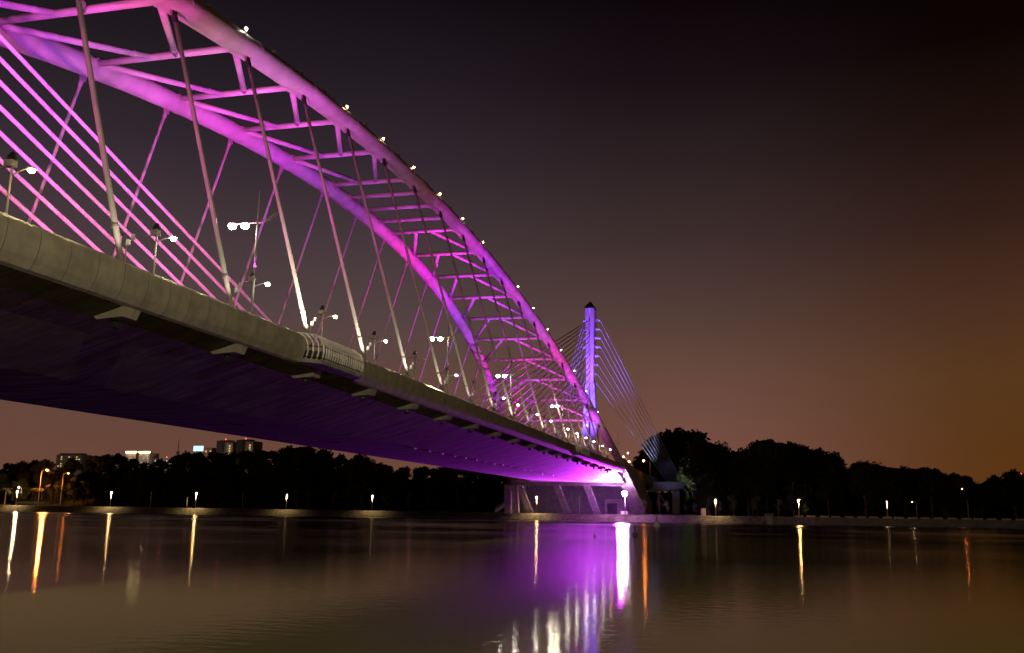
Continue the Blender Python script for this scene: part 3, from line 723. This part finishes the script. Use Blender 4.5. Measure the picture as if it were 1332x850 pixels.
for i, (px, top) in enumerate([(2,634),(30,640),(42,634),(50,636),(63,630),(74,640),(82,636),(97,634),(109,640)]):
    p = at(px, top, 318)
    if first: o = pm; first = False
    else: o = copy_tree(pm)
    o['label'] = 'lamp-lit palm in the small park at the far left shore'; o['group'] = 'palms in the park at the far left'
    o.location = (p.x, 318+random.uniform(-3,4), 2.1); s = (p.z-2.1)/5.3; o.scale = (s,)*3; o.rotation_euler.z = i
p0, p1 = at(22,651,312), at(64,651,312)
lw = MB().box(((p0.x+p1.x)/2, 312, 3.2), (p1.x-p0.x, 1.2, .8)).build('planter_wall', M_PATH); tag(lw, 'low pale planter wall lit under the palms at the far left', 'wall')
GS = 'orange street lamps behind the far left park'
road_lamp(61.5,611.5,322,E_ORNG,2.2,-2.6,'tall orange street lamp, brightest above the far left park',.36,group=GS)
road_lamp(89,616,330,E_ORNG,2.2,-2.4,'smaller orange street lamp right of the brightest one above the left park',.16,group=GS)
road_lamp(24.5,634,320,E_NEUT,2.2,1.4,'white street lamp low above the far left park',.24,group=GS)
road_lamp(1251.5,636,340,E_ORNG,2.2,1.4,'faint orange lamp among the trees at the far right',.12,group='lamps among the right wood')
road_lamp(1186.5,653,330,E_WARM,2.2,1.2,'tiny warm lamp under the trees right of centre',.10,group='lamps among the right wood')

# ------------------------------------------------------------------ the town behind the wood
YC = 1150.0
def blockb(x0, x1, ytop, Y, name, label, mt, depth=22, cat='building'):
    a, b = at(x0, ytop, Y), at(x1, ytop, Y); o = empty(name, label, cat, ((a.x+b.x)/2, Y, 2)); W = b.x-a.x; H = (a.z+b.z)/2-2
    MB().box((0, depth/2, H/2), (W, depth, H)).build('wall', mt, o); return o, W, H
def wins(o, W, H, cols, rows, z0, z1, p, em, ww=.5, wh=.45, x0=-.45, x1=.45, seed=1):
    rd = random.Random(seed)
    for i in range(cols):
        for j in range(rows):
            if rd.random() > p: continue
            cw = W*(x1-x0)/cols; chh = (z1-z0)/rows
            MB().box((W*(x0+(x1-x0)*(i+.5)/cols), -.12, z0+(z1-z0)*(j+.5)/rows), (cw*ww, .3, chh*wh)).build('lit_window', em, o)
o, W, H = blockb(74,107,591.5,YC,'apartment_block','dark slab block on the far left skyline with a few lit windows',M_BLDGD); 
MB().box((0,8,H+1), (W*.9,10,2)).build('roof_plant', M_BLDGD, o); wins(o,W,H,9,5,H-18,H-2,.35,E_WIN,seed=3)
o, W, H = blockb(164,195,589,YC,'hotel_block','pale hotel block with golden rooftop lights on the left skyline',M_BLDGP)
for a, b in ((-.5,-.06),(.06,.5)): MB().box((W*(a+b)/2, -.3, H+.7), (W*(b-a), 1.5, 1.6)).build('rooftop_light', E_GOLD, o)
MB().box((0, -.2, H*.5), (W*.1,1.2,H)).build('shade_strip', M_BLDGD, o)  # dark strip on the wall face, shade of a gap put into colour
wins(o,W,H,5,9,H-32,H-3,.45,E_WINW,x0=.08,x1=.46,seed=4); wins(o,W,H,5,9,H-32,H-3,.35,E_WIN,x0=-.46,x1=-.08,seed=5)
o, W, H = blockb(200,228,597,YC,'office_block','low white-lit block between the hotel and the lattice mast',M_BLDG); wins(o,W,H,12,3,H-12,H-1,.7,E_WINW,seed=6)
MB().ball((W*.1,0,H+2),.9).build('beacon',E_RED,o); MB().tube([(W*.1,0,H),(W*.1,0,H+1.6)],.2,5).build('beacon_mast',M_DARK,o)
o, W, H = blockb(187,201,599,YC+40,'apartment_block','dark narrow block just right of the golden-topped hotel',M_BLDGD); MB().box((0,8,H+1), (W*.5,8,2)).build('roof_plant', M_BLDGD, o)
# lattice mast
a = at(233,571,YC); ms = empty('lattice_mast', 'dark lattice telecom mast left of the cyan rooftop screen', 'mast', (a.x, YC, 2)); H = a.z-2
mb = MB()
for sx, sy in ((-1,-1),(1,-1),(1,1),(-1,1)): mb.tube([(sx*3.2,sy*3.2,0), (sx*1.0,sy*1.0,H*.8)], .35, 4)
for i in range(14):
    z0, z1 = H*.8*i/14, H*.8*(i+1)/14; w0, w1 = 3.2-2.2*i/14, 3.2-2.2*(i+1)/14
    for d in (-1, 1): mb.tube([(-d*w0,-w0,z0), (d*w1,-w1,z1)], .2, 4)
mb.build('lattice', M_DARK, ms); MB().tube([(0,0,H*.78), (0,0,H)], [.7,.25], 6).build('antenna', M_DARK, ms)
for z in (.62,.7,.78): MB().tube([(0,0,H*z), (0,0,H*z+2.2)], 2.4, 8).build('dish_ring', M_DARK, ms)
o, W, H = blockb(251,276,590,YC+60,'office_block','dark block carrying the cyan rooftop screen',M_BLDGD); MB().box((W*.1,8,H+.6), (W*.6,8,1.2)).build('roof_plant', M_BLDGD, o)
a, b = at(252.3,580.5,YC+50), at(264,587,YC+50); sg = empty('rooftop_screen', 'glowing cyan and white rooftop screen on the left skyline', 'screen', ((a.x+b.x)/2, YC+50, H+2))
MB().box((0,0,(a.z+b.z)/2-H-2), (b.x-a.x, .8, a.z-b.z)).build('lit_face', E_SIGN, sg)
for s in (-1,1): MB().tube([(s*3,1,0),(s*3,1,a.z-H-3)], .4, 5).build('support', M_DARK, sg)
o, W, H = blockb(266.5,276,582.5,YC,'apartment_block','narrow grey block between the cyan screen and the twin towers',M_BLDG); wins(o,W,H,3,5,H-22,H-3,.3,E_WIN,seed=8)
MB().ball((-W*.3,0,H*.93),.8).build('beacon',E_RED,o)
for x0, x1, yt, lab in ((282,305,573.5,'left one of the twin tower blocks with a lit stair column'),(307.5,331.5,572.5,'right one of the twin tower blocks with a lit stair column')):
    o, W, H = blockb(x0,x1,yt+1.5,YC,'tower_block',lab,M_BLDG)
    MB().box((-W*.28,-.4,H/2+.8), (W*.40,1.2,H+1.6)).build('dark_bay', M_BLDGD, o); MB().box((W*.28,-.6,H/2-1), (W*.34,1.6,H-2)).build('stair_bay', M_BLDGP, o)
    MB().box((-W*.05,8,H+1.2), (W*.6,10,2.4)).build('roof_plant', M_BLDGD, o)
    for j in range(9): MB().box((W*.28,-1.5,H-6-3.3*j), (2.2,.4,2.0)).build('lit_window', E_WIN, o)
    wins(o,W,H,4,8,H-34,H-4,.12,E_WINW,x0=-.2,x1=.1,seed=int(x0))
    MB().ball((0,0,H+3.4),.9).build('beacon',E_RED,o); MB().tube([(0,0,H+2),(0,0,H+3)],.25,5).build('beacon_mast',M_DARK,o)
o, W, H = blockb(1322,1345,618,900,'apartment_block','dark block with a red beacon at the right edge',M_BLDGD); MB().box((0,8,H+.8), (W*.6,8,1.6)).build('roof_plant', M_BLDGD, o)
MB().ball((-W*.22,0,H+1.4),.9).build('beacon',E_RED,o)

# ------------------------------------------------------------------ light that the bridge's own floods throw
VIO, PUR, MAG, HOT, PNK = (.30,.05,1), (.50,.025,1), (.85,.018,.92), (1,.018,.62), (1,.04,.42)
farc = {48:(MAG,.8), 61:(PUR,.75), 74:(PUR,.65), 87:(MAG,.9), 100:(MAG,.95), 113:(PUR,.8), 126:(PUR,.45), 139:(PUR,.5), 152:(HOT,1.3), 165:(HOT,1.25), 178:(MAG,1.2), 191:(PUR,1.3), 204:(VIO,.7), 217:(PUR,.8), 230:(HOT,1.2), 243:(PUR,1)}
nearc = {48:(PNK,1.3), 61:(PNK,1.4), 74:(MAG,1.2), 87:(MAG,1.1), 100:(MAG,.75), 113:(MAG,.4), 126:(PNK,.2), 139:(PNK,.18), 152:(MAG,.8), 165:(MAG,1.6), 178:(PUR,1.5), 191:(MAG,1.4), 204:(PUR,1.4), 217:(MAG,1.3), 230:(HOT,1.6), 243:(MAG,1.5), 256:(PUR,1.3), 269:(PUR,1.4)}
for Y, (c, k) in farc.items():
    a = arch(Y+3, True); spot((-37.7, Y-8.5, 22.25), a, c, 39000*k, 46, .9, .12)
for Y, (c, k) in nearc.items():
    a = arch(Y, False); spot((-37.6, Y-8.5, 22.2), arch(Y-4), c, 18000*k*max(.25, ((a.z-21.5)**2+150)/900), 60, .9, .12)
for Y, k in ((44, 1), (57, 1), (70, .9), (83, .8)):            # pink wash on the near stays from assumed, unseen deck spots
    spot((-40, Y-16, 17.8), (XM, Y+6, 32), (1,.16,.56), 27000*k, 80, .9, .3, parent=BR)
for Y in (170, 200, 230, 262):
    spot((-42, Y-14, 18), (XM, Y+22, 34), (1,.12,.8), 30000, 70, .9, .3, parent=BR)  # assumed deck spots, unseen, added to colour the farther stays
for i, (Y, far, base, top, u) in enumerate(HANG):               # white uplights at the hanger feet
    if far or Y < 40: continue
    k = 2.6 if Y == 87 else (.55 if Y < 80 else 1.0)
    k = {74: 4.5, 87: 1.7, 100: 1.0, 113: .6, 126: .4, 139: .5, 152: .9, 178: .9, 204: .9, 230: .6}.get(Y, .35 if Y > 80 else .4)
    spot(base+u*1.6+Vector((1.1,-1.0,0)), base+u*10, (1,.88,.62), 1900*k, 60, .9, .12, 'uplight_beam', BR)
# the violet flood under the deck
spot((-37.0, 298.6, 8.5), (-47, 240, 13.2), (.62,.03,1), 880000, 110, .8, .5)
spot((-36.6, 298.4, 9.0), (-45, 291, 14.0), (.70,.22,1), 60000, 120, .9, .5)
# pylon and back stays, lit by assumed spots whose fixtures are unseen
for x in (-47, -61):
    spot((x, 318, 17.5), (XM, 348, 52), (.22,.10,1), 190000, 50, .8, .4, parent=BR)
    spot((x, 326, 17.5), (XM, 349, 76), (.34,.09,1), 330000, 26, .8, .4, parent=BR)
spot((-44, 385, 17), (-52, 352, 62), (.34,.32,1), 60000, 50, .8, .4, parent=BR)
for s in (1, -1):
    spot((XM+s*26, 385, 16.8), (XM+s*27, 401, 19), (.35,.35,1), 700, 90, .8, .3, parent=BR)
    spot((XM+s*24, 392, 16.8), (XM+s*16, 372, 40), (.5,.54,1), 11000, 50, .8, .3, parent=BR)

# unseen lamp assumed on the camera's bank to light the near parapet and water
nl = empty('assumed_shore_lamp', 'assumed unseen mast lamp, very tall, added on the near bank behind the photographer', 'lamp', (26, -16, 1.7))
MB().tube([(0,0,0), (0,0,29)], [.3,.14], 8).build('pole', M_GALV, nl, True); hd = MB().box((0,0,29.33), (1.6,1.6,.14)).build('lamp_head', M_WHITE, nl)  # assumed mast, made this tall to keep its light off the soffit
MB().tube([(0,0,29.2),(0,0,29.25)], 4.2, 24).build('added_cutoff_disc', M_GALV, nl)  # unseen disc, added to keep this lamp's light off the arches
point((24.9,-15.3,30.62), (1,.85,.52), 86000, .08, name='assumed_shore_lamp_light')  # light of the assumed near-bank lamp, its source unseen

for Y in (26.5, 39.5, 52.5, 65.5, 78.5, 91.5, 104.5):            # the parapet lamps throw light down on the water outside the deck
    spot((-36.3, Y, 20.9), (-14, Y, 0), (1,.84,.42), 34000, 110, 1, .15, 'lamp_beam')
for px, py, Y, P, c in ((61.5,613,322,9000,(1,.26,.045)), (24.5,635,320,5000,(1,.6,.27)), (94,619,330,3000,(1,.3,.06))):
    point(at(px, py, Y-.5)-Vector((0,0,2.5)), c, P, .2)
for x in (-930, -830, -730): point((x, 1085, 36), (1,.76,.55), 60000, 1)  # unseen point lights without fixtures, added to brighten the town facades

for px, k, lab in MLAMP:                                         # hooded park lamps throw their light down on the promenade
    if px in (754,) or k in 'os': continue
    x = at(px, 662, 303).x
    spot((x, 302.9, 7.0 if k != 's' else 5.4), (x, 302.4, 2), (1,.66,.30), {'y': 8000, 'd': 5400}[k], 150, 1, .10, 'lamp_beam')
spot((-21, 409, 17), (-17, 432, 26), (.75,.9,.7), 22000, 110, 1, .3, 'anchor_tree_spot')  # spot added by the stay anchor to brighten the trees behind it

spot((-37.5, 298.8, 7.5), (-52, 322, 6), (.55,.06,1), 5500, 130, 1, .3, 'flood_spill_beam')  # extra beam added at the violet flood for its spill on the abutment
